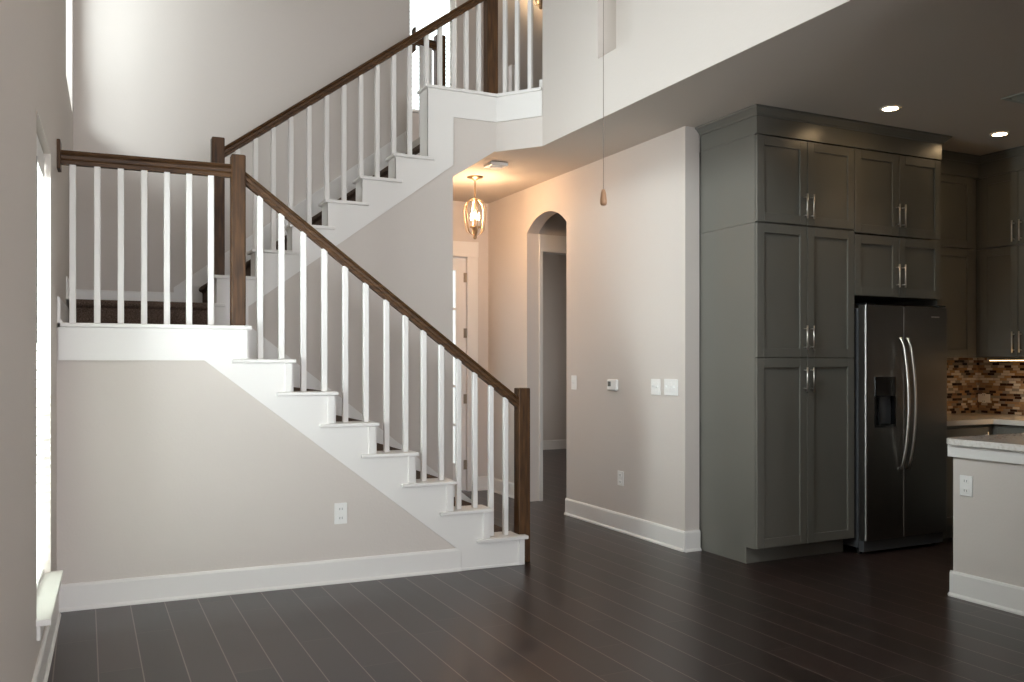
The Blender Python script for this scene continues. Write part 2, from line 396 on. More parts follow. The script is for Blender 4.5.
# curb wall under the lower flight
DEFM = LOWER
pl = [(-0.2, 0), (2.645, 0), (2.645, RISE - 0.024)]
for n in range(1, 8):
    pl += [(xr(n + 1), n * RISE - 0.024), (xr(n + 1), (n + 1) * RISE - 0.024)]
pl = pl[:-1] + [(xr(8), 8 * RISE - 0.024), (-0.2, 8 * RISE - 0.024)]
struct('wall_lower_flight', MB().prism(pl, 5.335, 5.49), WALL, 'beige wall under the lower flight with one outlet')
DEFM = I4

# baseboards
def base(mb, x0, y0, x1, y1, z=0.0, h=0.148, t=0.015):
    """baseboard on the left-hand side of the run p0 -> p1 (room side = left)"""
    d = Vector((x1 - x0, y1 - y0)); L = d.length; d.normalize(); n = Vector((-d.y, d.x))
    M = Matrix(((d.x, n.x, 0, x0), (d.y, n.y, 0, y0), (0, 0, 1, z), (0, 0, 0, 1)))
    prof = [(0, 0), (t + 0.012, 0), (t + 0.012, 0.010), (t + 0.004, 0.020), (t, 0.020), (t, h - 0.014), (t - 0.005, h - 0.003), (t - 0.009, h), (0, h)]
    A = mb.M; mb.M = M; mb.prism(prof, 0, L, 'x'); mb.M = A
    return mb
_q0 = LOWER @ Vector((2.2145, 5.335, 0)); _q1 = LOWER @ Vector((-0.15, 5.335, 0))
struct('baseboard_stairs', base(MB(), _q0.x, _q0.y, _q1.x, _q1.y), WHITE, 'white baseboard along the wall under the lower flight')
struct('baseboard_hall', base(base(base(MB(), XH, YK, XH, A0), XH, A1, XH, YF), XH + 0.125, YK, XH - 0.012, YK), WHITE, 'white baseboard of the hall wall')
struct('baseboard_entry', base(MB(), XH, YF, FD[1] + 0.115, YF), WHITE)
struct('baseboard_bedroom', base(MB(), 7.1, 12.2, 3.9, 12.2), WHITE, 'white baseboard in the dim room beyond the arch')
# window_n needs world coordinates of the left wall
def lw(x, y, z): return LW @ Vector((x, y, z))
p0 = lw(0, 5.33, 0); p1 = lw(0, -5.0, 0)
struct('baseboard_left', base(MB(), p0.x, p0.y, p1.x, p1.y), WHITE, 'white baseboard under the tall window')
p0 = lw(0, YB, 0); p1 = lw(0, 5.49, 0)
p2 = lw(0, 6.45, 0)
struct('baseboard_landing', base(base(base(MB(), p2.x, p2.y, p1.x, p1.y, 8 * RISE), p0.x, p0.y, p2.x, p2.y, 9 * RISE), 0.64, YB, -0.1, YB, 9 * RISE), WHITE, 'white baseboard around the stair landing')

# windows on the left wall
def window(n, y0, y1, z0, z1, label=None, rail=None):
    w = thing('window_%d' % n, label, None, lw(-0.12, (y0 + y1) / 2, z0), kind='structure')
    mb = MB(LW); fw = 0.05
    mb.box(-0.30, -0.24, y0, y0 + fw, z0, z1); mb.box(-0.30, -0.24, y1 - fw, y1, z0, z1)
    mb.box(-0.30, -0.24, y0 + fw, y1 - fw, z0, z0 + fw); mb.box(-0.30, -0.24, y0 + fw, y1 - fw, z1 - fw, z1)
    if rail: mb.box(-0.295, -0.24, y0 + fw, y1 - fw, rail - 0.025, rail + 0.025)
    mb.build('window_frame', WHITE, w)
    MB(LW).box(-0.272, -0.268, y0 + fw, y1 - fw, z0 + fw, z1 - fw).build('window_pane', GLASS, w)
    return w
w1 = window(1, *W1, label='tall window with white blinds beside the stairs', rail=1.05)
mb = MB(LW); mb.box(-0.29, 0.055, W1[0] - 0.03, W1[1] + 0.035, 0.298, 0.324, 0.004); mb.build('window_sill', WHITE, w1)
mb = MB(LW); mb.box(0, 0.015, W1[0] - 0.01, W1[1] + 0.015, 0.235, 0.298, 0.003); mb.build('apron', WHITE, w1)
window(2, *W2, label='high bright window over the stair landing')
window(3, *W4); window(4, *W6)
def south_window(n, x0, x1, z0, z1):
    w = thing('window_%d' % n, None, None, ((x0 + x1) / 2, -5.1, z0), kind='structure'); mb = MB(); fw = 0.06; a, b = -5.16, -5.10
    xm = (x0 + x1) / 2
    for xa, xb in ((x0, x0 + fw), (xm - fw / 2, xm + fw / 2), (x1 - fw, x1)): mb.box(xa, xb, a, b, z0, z1)
    mb.box(x0 + fw, xm - fw / 2, a, b, z0, z0 + fw); mb.box(x0 + fw, xm - fw / 2, a, b, z1 - fw, z1); mb.box(xm + fw / 2, x1 - fw, a, b, z0, z0 + fw); mb.box(xm + fw / 2, x1 - fw, a, b, z1 - fw, z1)
    mb.build('window_frame', WHITE, w)
south_window(5, *SW1); south_window(6, *SW2)
# upstairs front window
w7 = thing('window_7', 'upstairs window with a white blind past the stair head', None, (3.24, YF, FW[2]), kind='structure')
mb = MB(); fw = 0.055
mb.box(FW[0], FW[0] + fw, YF + 0.05, YF + 0.1, FW[2], FW[3]); mb.box(FW[1] - fw, FW[1], YF + 0.05, YF + 0.1, FW[2], FW[3]); mb.box(FW[0] + fw, FW[1] - fw, YF + 0.05, YF + 0.1, FW[2], FW[2] + fw); mb.box(FW[0] + fw, FW[1] - fw, YF + 0.05, YF + 0.1, FW[3] - fw, FW[3])
mb.build('window_frame', WHITE, w7)
MB().box(FW[0] + fw, FW[1] - fw, YF + 0.07, YF + 0.075, FW[2] + fw, FW[3] - fw).build('window_pane', GLASS, w7)

# blinds
def blind_part(M, y0, y1, z0, z1, xc, root, tilt=0.45, pitch=0.043, w=0.05):
    mb = MB(M); k = 0; z = z0 + 0.05
    while z < z1 - 0.07:
        dx = w / 2 * math.cos(tilt); dz = w / 2 * math.sin(tilt); t = 0.0015
        mb.prism([(xc - dx, z - dz - t), (xc + dx, z + dz - t), (xc + dx, z + dz + t), (xc - dx, z - dz + t)], y0, y1, 'y') ; z += pitch
    mb.build('slats', BLIND, root)
    MB(M).box(xc - 0.022, xc + 0.022, y0, y1, z0 + 0.004, z0 + 0.022, 0.004).build('bottom_rail', PLASTIC, root)
b1 = thing('window_blind', 'white slatted blind in the tall window at far left', 'blind', lw(-0.05, 4.49, 0.35))
blind_part(LW, W1[0] + 0.008, W1[1] - 0.008, 0.327, W1[3], -0.052, b1)
MB(LW).box(-0.036, -0.026, W1[0] + 0.006, W1[1] - 0.006, W1[3] - 0.13, W1[3] - 0.015, 0.003).box(-0.08, -0.036, W1[0] + 0.006, W1[1] - 0.006, W1[3] - 0.06, W1[3] - 0.006).build('valance', PLASTIC, b1)
MB(LW).tube([(-0.018, 4.28, 2.25), (-0.018, 4.28, 1.45)], 0.005, 8).build('tilt_wand', GREYP, b1)
b2 = thing('window_blind', 'white slatted blind in the upstairs window past the stair head', 'blind', (3.24, YF + 0.03, FW[2]))
_mf = Matrix(((0, 1, 0, 0), (1, 0, 0, YF), (0, 0, 1, 0), (0, 0, 0, 1)))
blind_part(_mf, FW[0] + 0.06, FW[1] - 0.06, FW[2] + 0.01, FW[3], 0.02, b2)
MB(_mf).box(-0.01, 0.04, FW[0] + 0.06, FW[1] - 0.06, FW[3] - 0.06, FW[3] - 0.01).build('valance', PLASTIC, b2)

# ---------------------------------------------------------------- staircases
lower = thing('staircase', 'lower flight of white-trimmed stairs up to the landing', 'stairs', (1.5, 5.9, 0))
YS = 5.318
DEFM = LOWER
pl = [(2.215, 0.0), (2.67, 0.0), (2.67, RISE - 0.024)]
for n in range(1, 8):
    pl += [(xr(n + 1), n * RISE - 0.024), (xr(n + 1), (n + 1) * RISE - 0.024)]
pl += [(-0.15, 8 * RISE - 0.024), (-0.15, 1.378), (0.612, 1.378), (2.215, 0.125)]
MB().prism(pl, YS, 5.335).build('stringer', WHITE, lower)
MB().box(2.645, 2.67, 5.335, 5.358, 0, RISE - 0.024).box(2.215, 2.67, YS - 0.008, YS, 0, 0.018, 0.003).build('shoe_moulding', WHITE, lower)
for n in range(1, 9):
    x1 = xr(n) + 0.026; x0 = xr(n + 1) if n < 8 else lw(0.0, 5.35, 0).x
    z = n * RISE
    mb = MB(); xa = x0 - (0.09 if n < 8 else 0)
    mb.box(xa, x1, YS - 0.026, YS + 0.002, z - 0.024, z, 0.006)                # front lip running past the riser above
    if n == 1: mb.box(x0 - 0.01, 2.648, YS, 5.50, z - 0.024, z - 0.0005).box(2.645, x1, YS, 5.357, z - 0.024, z - 0.0005, 0.004)
    else: mb.box(x0 - 0.0, x1, YS, 5.50, z - 0.024, z - 0.0005, 0.005)
    mb.build('tread_cap', WHITE, lower)
    mb = MB()
    mb.box(xr(n) - 0.040, xr(n) + 0.002, YS - 0.012, YS + 0.001, (n - 1) * RISE + 0.001, z - 0.024, 0.003)      # mitred riser end
    mb.build('riser_trim', WHITE, lower)
    if n > 1: MB().box(xr(n), xr(n) + 0.013, YS + 0.002, 5.488, (n - 1) * RISE, z - 0.024).build('riser', WHITE, lower)
DEFM = I4
# carpeted steps
def step_profile(xs, z0, zs, sgn):
    """saw-tooth with rolled nosings; xs riser positions from low to high"""
    pts = []
    for x, z in zip(xs, zs):
        r = 0.022
        pts.append((x, z - RISE + 0.0005)); pts.append((x, z - 0.055))
        cx, cz = x + sgn * 0.008, z - r
        for k in range(7):
            a = -math.pi / 2 + math.pi * k / 6
            pts.append((cx + sgn * r * math.cos(a), cz + r * math.sin(a)))
    return pts
xs = [xr(n) - 0.025 for n in range(1, 9)]; zs = [n * RISE for n in range(1, 9)]
pr = step_profile(xs, 0, zs, 1)
pr[0] = (xs[0], 0.001)
MB().prism(pr + [(-0.12, zs[-1]), (-0.12, 0.001)], 5.53, 6.452).build('carpet', CARPET, lower)
MB().prism([(0.62, 8 * RISE + 0.17), (0.80, 8 * RISE + 0.17), (0.93, 8 * RISE + 0.14), (2.80, 0.14 + RISE * 0.55), (2.80, 0.0), (2.66, 0.0), (0.62, 8 * RISE - 0.3)], 6.454, 6.469).build('skirt_board', WHITE, lower)

upper = thing('staircase', 'upper flight of stairs rising right from the landing', 'stairs', (1.5, 7.0, 8 * RISE))
# landing step and upper flight carpet
pr = []
xs = [xu(n) + 0.028 + (0.065 if n > 10 else 0.0) for n in range(10, 18)]; zs = [n * RISE for n in range(10, 18)]
pr = step_profile(xs, 0, zs, -1)
pr[0] = (xs[0], 9 * RISE)
pr = [(0.76, 9 * RISE - 0.002)] + pr + [(2.78, 17 * RISE), (2.78, 3.05), (2.5, 2.85), (0.76, 1.56)]
mbc = MB().prism(pr, 6.645, 7.53)
mbc.build('carpet', CARPET, upper)
mb = MB()
r = 0.024; pts = [(6.452, 8 * RISE + 0.001), (6.452, 9 * RISE - 0.055)]
for k in range(7):
    a = -math.pi / 2 + math.pi * k / 6; pts.append((6.445 - r * math.cos(a), 9 * RISE - r + r * math.sin(a)))
pts += [(YB - 0.002, 9 * RISE), (YB - 0.002, 1.2), (6.452, 1.2)]
mb.prism(pts, -0.075, 0.775, 'x'); mb.build('landing_carpet', CARPET, upper)
YU = 6.456
P = [(1.046, 1.769), (1.559, 2.150), (2.197, 2.619), (2.501, 2.842), (2.618, 2.927), (2.621, 3.306)]
pl = [(0.785, 8 * RISE), (0.785, 9 * RISE - 0.024), (xu(10), 9 * RISE - 0.024)]
for n in range(10, 16):
    pl += [(xu(n), n * RISE - 0.024), (xu(n + 1), n * RISE - 0.024)]
pl += [(xu(16), CURB - 0.002), (2.995, CURB - 0.002), (2.995, 3.312), (2.62, 3.306), (2.618, 2.927), (1.046, 1.765), (1.046, 8 * RISE - 0.2), (0.785, 8 * RISE - 0.2)]
MB().prism(pl, YU, 6.47).build('stringer', WHITE, upper)
# thin stop moulding along the lower edge of the stringer
def strip(mb, p, q, w, y0, y1):
    d = Vector((q[0] - p[0], q[1] - p[1])).normalized(); nrm = Vector((-d.y, d.x)) * w / 2
    return mb.prism([(p[0] + nrm.x, p[1] + nrm.y), (q[0] + nrm.x, q[1] + nrm.y), (q[0] - nrm.x, q[1] - nrm.y), (p[0] - nrm.x, p[1] - nrm.y)], y0, y1)
for n in range(10, 16):
    mb = MB(); x0 = xu(n) - 0.024; x1 = xu(n + 1) + 0.05
    mb.box(x0, x1, YU - 0.022, YU + 0.002, n * RISE - 0.024, n * RISE, 0.005)
    mb.box(x0, xu(n + 1), YU, 6.655, n * RISE - 0.024, n * RISE - 0.0005, 0.005)
    mb.build('tread_cap', WHITE, upper)
for n in range(10, 17):
    z1 = n * RISE - 0.024 if n < 16 else CURB - 0.002
    MB().box(xu(n), xu(n) + 0.015, YU + 0.001, 6.64, (n - 1) * RISE, z1).build('riser', WHITE, upper)
mb = MB(); mb.box(0.765, xu(10) + 0.06, YU - 0.022, 6.644, 9 * RISE - 0.024, 9 * RISE, 0.005); mb.build('tread_cap', WHITE, upper)
# sloped skirt board on the stairwell wall
sk = [(0.64, 9 * RISE), (0.64, 9 * RISE + 0.184), (2.60, 9 * RISE + 0.184 + (2.60 - 0.64) * 0.756), (2.60, 9 * RISE + (2.60 - 0.95) * 0.70), (0.95, 9 * RISE)]
MB().prism(sk, YB - 0.018, YB - 0.001).build('skirt_board', WHITE, upper)
strip(MB(), (0.64, 9 * RISE + 0.178), (2.60, 9 * RISE + 0.178 + 1.96 * 0.756), 0.014, YB - 0.024, YB - 0.018).build('skirt_cap', WHITE, upper)

# overlook curb trim (structure)
mb = MB(); mb.box(xu(16) - 0.02, 3.0, YU - 0.020, 6.66, CURB - 0.004, CURB + 0.020, 0.004)
struct('trim_1', mb, WHITE, 'white cap on the low wall at the head of the stairs')
mb = diag(MB(), -0.005, dl, -0.014, 0.0, 3.312, CURB - 0.004); diag(mb, -0.01, dl, -0.030, 0.15, CURB - 0.004, CURB + 0.020)
struct('trim_2', mb, WHITE, 'white band and cap under the diagonal overlook balusters')

# ---------------------------------------------------------------- railings
def rail_mb(p0, p1):
    p0 = Vector(p0); p1 = Vector(p1); d = (p1 - p0); h = Vector((d.x, d.y, 0)).normalized(); n = Vector((-h.y, h.x, 0))
    prof = [(-0.022, -0.078), (0.022, -0.078), (0.022, -0.058), (0.030, -0.050), (0.031, -0.032), (0.024, -0.026), (0.030, -0.018), (0.026, -0.004), (0.014, 0.0), (-0.014, 0.0), (-0.026, -0.004), (-0.030, -0.018), (-0.024, -0.026), (-0.031, -0.032), (-0.030, -0.050), (-0.022, -0.058)]
    mb = MB(); mb.rings([[p + n * a + Vector((0, 0, b)) for a, b in prof] for p in (p0, p1)])
    return mb
def newel(root, xc, yc, w, z0, z1):
    mb = MB(); mb.box(xc - w / 2, xc + w / 2, yc - w / 2, yc + w / 2, z0, z1, 0.008); return mb.build('newel_post', WOOD, root)
def baluster(root, x, y, z0, z1, w=0.034, rz=0.0):
    M = DEFM @ Matrix.Translation((x, y, 0)) @ Matrix.Rotation(rz, 4, 'Z')
    mb = MB(M); mb.box(-w / 2, w / 2, -w / 2, w / 2, z0, z1, 0.003, 1); return mb.build('baluster', WHITE, root)
YR = 5.395
DEFM = LOWER
# landing railing
lr = thing('stair_railing', 'level railing across the landing from left wall to newel', 'railing', (0.3, YR, 8 * RISE))
xl = lw(0, YR, 0).x - 0.020
MB().box(xl + 0.001, xl + 0.02, YR - 0.06, YR + 0.06, 2.432, 2.594, 0.004).build('wall_rosette', WOOD, lr)
rail_mb((xl + 0.018, YR, 2.544), (0.77, YR, 2.548)).build('handrail', WOODR, lr)
for x in (-0.083, 0.042, 0.164, 0.287, 0.410, 0.532, 0.654): baluster(lr, x, YR, 8 * RISE - 0.001, 2.475)
# lower flight railing
fr = thing('stair_railing', 'sloping railing of the lower flight with two newel posts', 'railing', (1.7, YR, 0))
newel(fr, 0.808, YR, 0.084, 8 * RISE - 0.001, 2.605)
newel(fr, 2.697, 5.405, 0.088, 0.0, 1.192)
zl = lambda x: 2.510 - 0.763 * (x - 0.851)
rail_mb((0.84, YR, zl(0.84)), (2.665, YR, zl(2.665))).build('handrail', WOODR, fr)
BX = [.938, 1.066, 1.199, 1.329, 1.461, 1.594, 1.729, 1.856, 1.98, 2.102, 2.224, 2.340, 2.458, 2.566]
for i, x in enumerate(BX): baluster(fr, x, YR, (7 - i // 2) * RISE - 0.001, zl(x) - 0.072)
DEFM = I4
# upper flight railing
YR2 = 6.545
ur = thing('stair_railing', 'sloping railing of the upper flight above the landing', 'railing', (1.9, YR2, 9 * RISE))
newel(ur, 0.848, YR2, 0.088, 10 * RISE - 0.001, 2.962)
newel(ur, 2.985, YR2 + 0.005, 0.095, CURB + 0.019, 4.62)
zu = lambda x: 2.908 + 0.731 * (x - 0.896)
rail_mb((0.885, YR2, zu(0.885)), (2.945, YR2, zu(2.945))).build('handrail', WOODR, ur)
for x in (0.985, 1.11, 1.237, 1.364, 1.498, 1.630, 1.762, 1.893, 2.022, 2.154, 2.285, 2.425, 2.537, 2.652, 2.765, 2.875):
    n = int((x - xu(10)) / 0.2625) + 10
    z0 = min(n, 15) * RISE if x < xu(16) else CURB + 0.019
    baluster(ur, x, YR2, z0 - 0.001, zu(x) - 0.072)
# diagonal overlook railing
orl = thing('stair_railing', 'short diagonal railing at the upstairs overlook', 'railing', (3.12, 6.4, CURB))
u = dg.normalized(); DP = lambda a, d: (3.0 + u.x * a + dn.x * d, 6.47 + u.y * a + dn.y * d)
ang = math.atan2(u.y, u.x)
for a in (0.045, 0.155, 0.270): q = DP(a, 0.07); baluster(orl, q[0], q[1], CURB + 0.019, 4.40, 0.034, ang)
q0 = DP(0.03, 0.075); q1 = DP(dl - 0.0, 0.075)
rail_mb((q0[0], q0[1], 4.47), (q1[0], q1[1], 4.47)).build('handrail', WOODR, orl)
q = DP(dl - 0.022, 0.07); M = Matrix.Translation((q[0], q[1], 0)) @ Matrix.Rotation(ang, 4, 'Z')
MB(M).box(-0.02, 0.02, -0.04, 0.04, CURB + 0.019, CURB + 0.10, 0.003).build('base_block', WHITE, orl)
# guard rail at the stair head in front of the upstairs window
gr = thing('stair_railing', 'short guard railing before the upstairs window', 'railing', (2.8, 7.48, F2))
newel(gr, 2.895, 7.47, 0.09, F2, 4.33)
rail_mb((2.64, 7.47, 4.30), (2.86, 7.47, 4.27)).build('handrail', WOODR, gr)
MB().box(2.641, 2.656, 7.43, 7.51, 4.15, 4.36, 0.003).build('wall_rosette', WOOD, gr)
for x in (2.72, 2.80): baluster(gr, x, 7.47, F2, 4.22)
hp = MB(); hp.box(4.12, 4.19, 8.50, 8.58, F2, 4.57, 0.004)
tag(hp.build('white_post', WHITE), 'slim white post by the upstairs wall behind the diagonal balusters', 'post')

# ---------------------------------------------------------------- doors and casings
d1 = thing('door_1', 'white front door with glazed lites behind the stair balusters', None, (3.19, YF, 0), kind='structure')
dx0, dx1, dz1 = FD[0] + 0.02, FD[1] - 0.012, FD[3] - 0.012
mb = MB(); st = 0.115; yA, yB = YF + 0.02, YF + 0.064
mb.box(dx0, dx0 + st, yA, yB, 0.01, dz1); mb.box(dx1 - st, dx1, yA, yB, 0.01, dz1)
mb.box(dx0 + st, dx1 - st, yA, yB, 0.01, 0.30); mb.box(dx0 + st, dx1 - st, yA, yB, dz1 - 0.13, dz1)
for k in range(1, 5):
    z = 0.30 + (dz1 - 0.43) * k / 5; mb.box(dx0 + st, dx1 - st, yA + 0.006, yB - 0.006, z - 0.012, z + 0.012)
mb.box((dx0 + dx1) / 2 - 0.012, (dx0 + dx1) / 2 + 0.012, yA + 0.006, yB - 0.006, 0.30, dz1 - 0.13)
mb.build('door_panel', WHITE, d1)
MB().box(dx0 + st, dx1 - st, YF + 0.040, YF + 0.044, 0.30, dz1 - 0.13).build('glass_lites', GLASS, d1)
for z in (0.28, 0.98, 1.68, 2.27):
    MB().tube([(dx1 + 0.004, YF + 0.012, z - 0.05), (dx1 + 0.004, YF + 0.012, z + 0.05)], 0.008, 8).box(dx1 - 0.025, dx1 + 0.010, YF + 0.014, YF + 0.022, z - 0.05, z + 0.05).build('hinge', CHROME, d1)
mb = MB(); mb.lathe([(0.0, -0.03), (0.02, -0.028), (0.028, 0), (0.02, 0.028), (0.0, 0.03)], (dx0 + 0.06, YF - 0.045, 1.0), 16).tube([(dx0 + 0.06, YF - 0.02, 1.0), (dx0 + 0.06, YF + 0.02, 1.0)], 0.01, 10)
mb.build('door_knob', NICKEL, d1, True)
mb = MB(); mb.box(FD[1] - 0.006, FD[1] + 0.115, YF - 0.02, YF, 0, FD[3] + 0.005, 0.003).box(FD[0] - 0.115, FD[0] + 0.006, YF - 0.02, YF, 0, FD[3] + 0.005, 0.003).box(FD[0] - 0.13, FD[1] + 0.12, YF - 0.022, YF, FD[3] + 0.003, FD[3] + 0.165, 0.003)
struct('trim_3', mb, WHITE, 'white casing around the front door')
mb = MB(); mb.box(XH + 0.13, 4.068, A1 - 0.018, A1, 0, 2.465, 0.002).box(4.89, 4.99, A1 - 0.018, A1, 0, 2.465, 0.002).box(XH + 0.13, 5.0, A1 - 0.02, A1, 2.463, 2.63, 0.003).box(4.05, 4.065, A1, A1 + 0.12, 0, 2.46)
struct('trim_4', mb, WHITE, 'white casing of the opening beyond the arch')

# ---------------------------------------------------------------- kitchen cabinets
FY = 4.574
def door(root, M, w, z0, z1, hx, hz, hl=0.17, hand=True):
    """shaker door; local x across, local y outward from the cabinet face"""
    g = 0.0028; f = 0.065; mb = MB(M)
    mb.box(g, f, 0, 0.02, z0 + g, z1 - g, 0.0015, 1); mb.box(w - f, w - g, 0, 0.02, z0 + g, z1 - g, 0.0015, 1)
    mb.box(f, w - f, 0, 0.02, z0 + g, z0 + f, 0.0015, 1); mb.box(f, w - f, 0, 0.02, z1 - f, z1 - g, 0.0015, 1)
    mb.box(f - 0.002, w - f + 0.002, 0.001, 0.009, z0 + f - 0.002, z1 - f + 0.002)
    d = mb.build('door', CAB, root)
    if hand:
        h = MB(M); h.tube([(hx, 0.052, hz - hl / 2), (hx, 0.052, hz + hl / 2)], 0.0062, 10)
        for s in (-1, 1): h.tube([(hx, 0.019, hz + s * (hl / 2 - 0.022)), (hx, 0.052, hz + s * (hl / 2 - 0.022))], 0.0045, 8)
        h.build('handle', NICKEL, d, True)
    return d
def pair(root, M, w, z0, z1, hz):
    half = w / 2
    door(root, M, half, z0, z1, half - 0.03, hz)
    door(root, M @ Matrix.Translation((half, 0, 0)), half, z0, z1, 0.03, hz)
PX0, PX1, PX2 = 4.04, 4.936, 5.832
Z1, Z2, Z3, Z4 = 0.112, 1.398, 2.308, 2.900
pan = thing('pantry_cabinet', 'tall grey pantry cabinet left of the refrigerator', 'cabinet', (4.49, 4.9, 0))
mb = MB(); mb.box(PX0, PX1, FY + 0.021, YK + 0.028, Z1, Z3 - 0.002); mb.build('carcass', CAB, pan)
MB().box(PX0 + 0.001, PX1, FY + 0.108, YK + 0.028, 0, Z1).build('toe_kick', CAB, pan)
Mp = frame((PX0, FY + 0.021, 0), (1, 0, 0), (0, -1, 0))
pair(pan, Mp, PX1 - PX0, Z1 + 0.002, Z2, 1.25); pair(pan, Mp, PX1 - PX0, Z2, Z3 - 0.003, 1.535)
uc = thing('upper_cabinet', 'grey upper cabinet stacked on the tall pantry', 'cabinet', (4.49, 4.9, Z3))
MB().box(PX0, PX1, FY + 0.021, YK + 0.028, Z3, Z4).build('carcass', CAB, uc)
pair(uc, Mp, PX1 - PX0, Z3 + 0.003, Z4 - 0.006, 2.44)
Mf = frame((PX1, FY + 0.021, 0), (1, 0, 0), (0, -1, 0))
fc = thing('upper_cabinet', 'low wide grey cabinet directly above the refrigerator', 'cabinet', (5.38, 4.9, 1.84))
MB().box(PX1, PX2, FY + 0.021, YK + 0.028, 1.845, Z3 - 0.022).box(PX2 - 0.02, PX2, FY + 0.021, YK + 0.028, 0, 1.845).build('carcass', CAB, fc)
pair(fc, Mf, PX2 - PX1, 1.845, Z3 - 0.022, 2.0)
fc2 = thing('upper_cabinet', 'topmost grey cabinet over the refrigerator, under the crown', 'cabinet', (5.38, 4.9, Z3))
MB().box(PX1, PX2, FY + 0.021, YK + 0.028, Z3, Z4).build('carcass', CAB, fc2)
pair(fc2, Mf, PX2 - PX1, Z3 - 0.015, Z4 - 0.006, 2.44)
# crown with frieze
def crown(mb, path, inset):
    """path: list of plan points, room side on the right-hand side; profile projects to the right"""
    prof = [(0.0, Z4), (0.004, Z4), (0.004, 3.018), (0.014, 3.021), (0.018, 3.030), (0.042, 3.056), (0.052, 3.061), (0.056, CZ - 0.001), (-0.02, CZ - 0.001), (-0.02, Z4)]
    P = [Vector(p) for p in path]; rings = []
    for i, p in enumerate(P):
        ds = []
        if i > 0: ds.append((P[i] - P[i - 1]).normalized())
        if i < len(P) - 1: ds.append((P[i + 1] - P[i]).normalized())
        ns = [Vector((d.y, -d.x)) for d in ds]
        nn = ns[0] if len(ns) == 1 else (ns[0] + ns[1]).normalized() / max(0.3, ((ns[0] + ns[1]).normalized()).dot(ns[0]))
        rings.append([(p.x + nn.x * a, p.y + nn.y * a, z) for a, z in prof])
    return mb.rings(rings)
XC, YC = 6.70, 4.90
cr = crown(MB(), [(PX0, YK), (PX0, FY + 0.001), (PX2, FY + 0.001), (PX2, YC), (XC, YC), (XC, 3.2)], 0)
tag(cr.build('crown_moulding', CAB), 'dark grey crown moulding capping the kitchen cabinets at the ceiling', 'moulding')
# corner uppers
def wall_cab(label, M, w, z0, z1, body, hz, ndoors, left=True):
    o = thing('upper_cabinet', label, 'cabinet', (body[0], body[2], z0))
    MB().box(*body, z0, z1).build('carcass', CAB, o)
    if ndoors == 1: door(o, M, w, z0, z1, 0.03 if left else w - 0.03, hz)
    else:
        for k in range(0, ndoors, 2):
            pair(o, M @ Matrix.Translation((w / ndoors * k, 0, 0)), w / ndoors * 2, z0, z1, hz)
Mb = frame((PX2, YC + 0.021, 0), (1, 0, 0), (0, -1, 0))
wall_cab('dark upper cabinet in the corner right of the refrigerator, above the backsplash', Mb, 0.80, 1.41, Z3 - 0.003, (PX2, XC - 0.001, YC + 0.021, YK + 0.028), 1.56, 1)
wall_cab('small dark top cabinet in the corner right of the refrigerator', Mb, 0.80, Z3, Z4, (PX2, XC - 0.001, YC + 0.021, YK + 0.028), 2.42, 1)
Mr = frame((XC + 0.021, 4.885, 0), (0, -1, 0), (-1, 0, 0))
wall_cab('dark upper cabinet at right edge over the lit backsplash', Mr, 1.32, 1.41, Z3 - 0.003, (XC + 0.021, 7.098, 3.56, YK + 0.028), 1.53, 4)
wall_cab('dark top cabinet at right edge beneath the ceiling', Mr, 1.32, Z3, Z4, (XC + 0.021, 7.098, 3.56, YK + 0.028), 2.42, 4)
# base cabinets, worktop, backsplash
bc = thing('base_cabinet', 'dark grey base cabinets under the worktop behind the island', 'cabinet', (6.5, 4.8, 0))
MB().box(PX2, 7.098, 4.60, YK + 0.028, 0.10, 0.882).box(6.46, 7.098, 2.4, 4.60, 0.10, 0.882).box(PX2, 7.098, 4.67, YK + 0.028, 0, 0.10).box(6.53, 7.098, 2.4, 4.67, 0, 0.10).build('carcass', CAB, bc)
Mc = frame((PX2, 4.60, 0), (1, 0, 0), (0, -1, 0))
door(bc, Mc, 0.55, 0.12, 0.86, 0.5, 0.74)
Mc = frame((6.46, 4.55, 0), (0, -1, 0), (-1, 0, 0))
for k in range(4): door(bc, Mc @ Matrix.Translation((0.5 * k, 0, 0)), 0.5, 0.12, 0.86, 0.45, 0.74)
mb = MB(); mb.prism([(PX2 + 0.001, YK + 0.028), (PX2 + 0.001, 4.565), (6.42, 4.565), (6.42, 2.4), (7.098, 2.4), (7.098, YK + 0.028)], 0.884, 0.922, 'z')
tag(mb.build('worktop', COUNTER), 'pale stone worktop below the mosaic backsplash', 'worktop')
mb = MB(); mb.box(PX2 + 0.001, 7.09, YK + 0.018, YK + 0.029, 0.923, 1.409).box(7.086, 7.099, 2.4, YK + 0.017, 0.923, 1.409)
tag(mb.build('backsplash', MOSAIC), 'brown and cream stick mosaic backsplash in the kitchen corner', 'backsplash')
us = thing('under_cabinet_light', 'glowing strip light under the cabinet at right edge', 'light', (6.85, 4.2, 1.40))
MB().box(6.725, 6.775, 3.5, 4.84, 1.385, 1.409).build('housing', NICKEL, us); MB().box(6.73, 6.77, 3.52, 4.82, 1.380, 1.386).build('lens', STRIP, us)
area('under_cabinet_lamp', (6.85, 4.17, 1.375), (6.98, 4.17, 1.0), 0.05, 1.25, 3.5, (1.0, 0.62, 0.30))

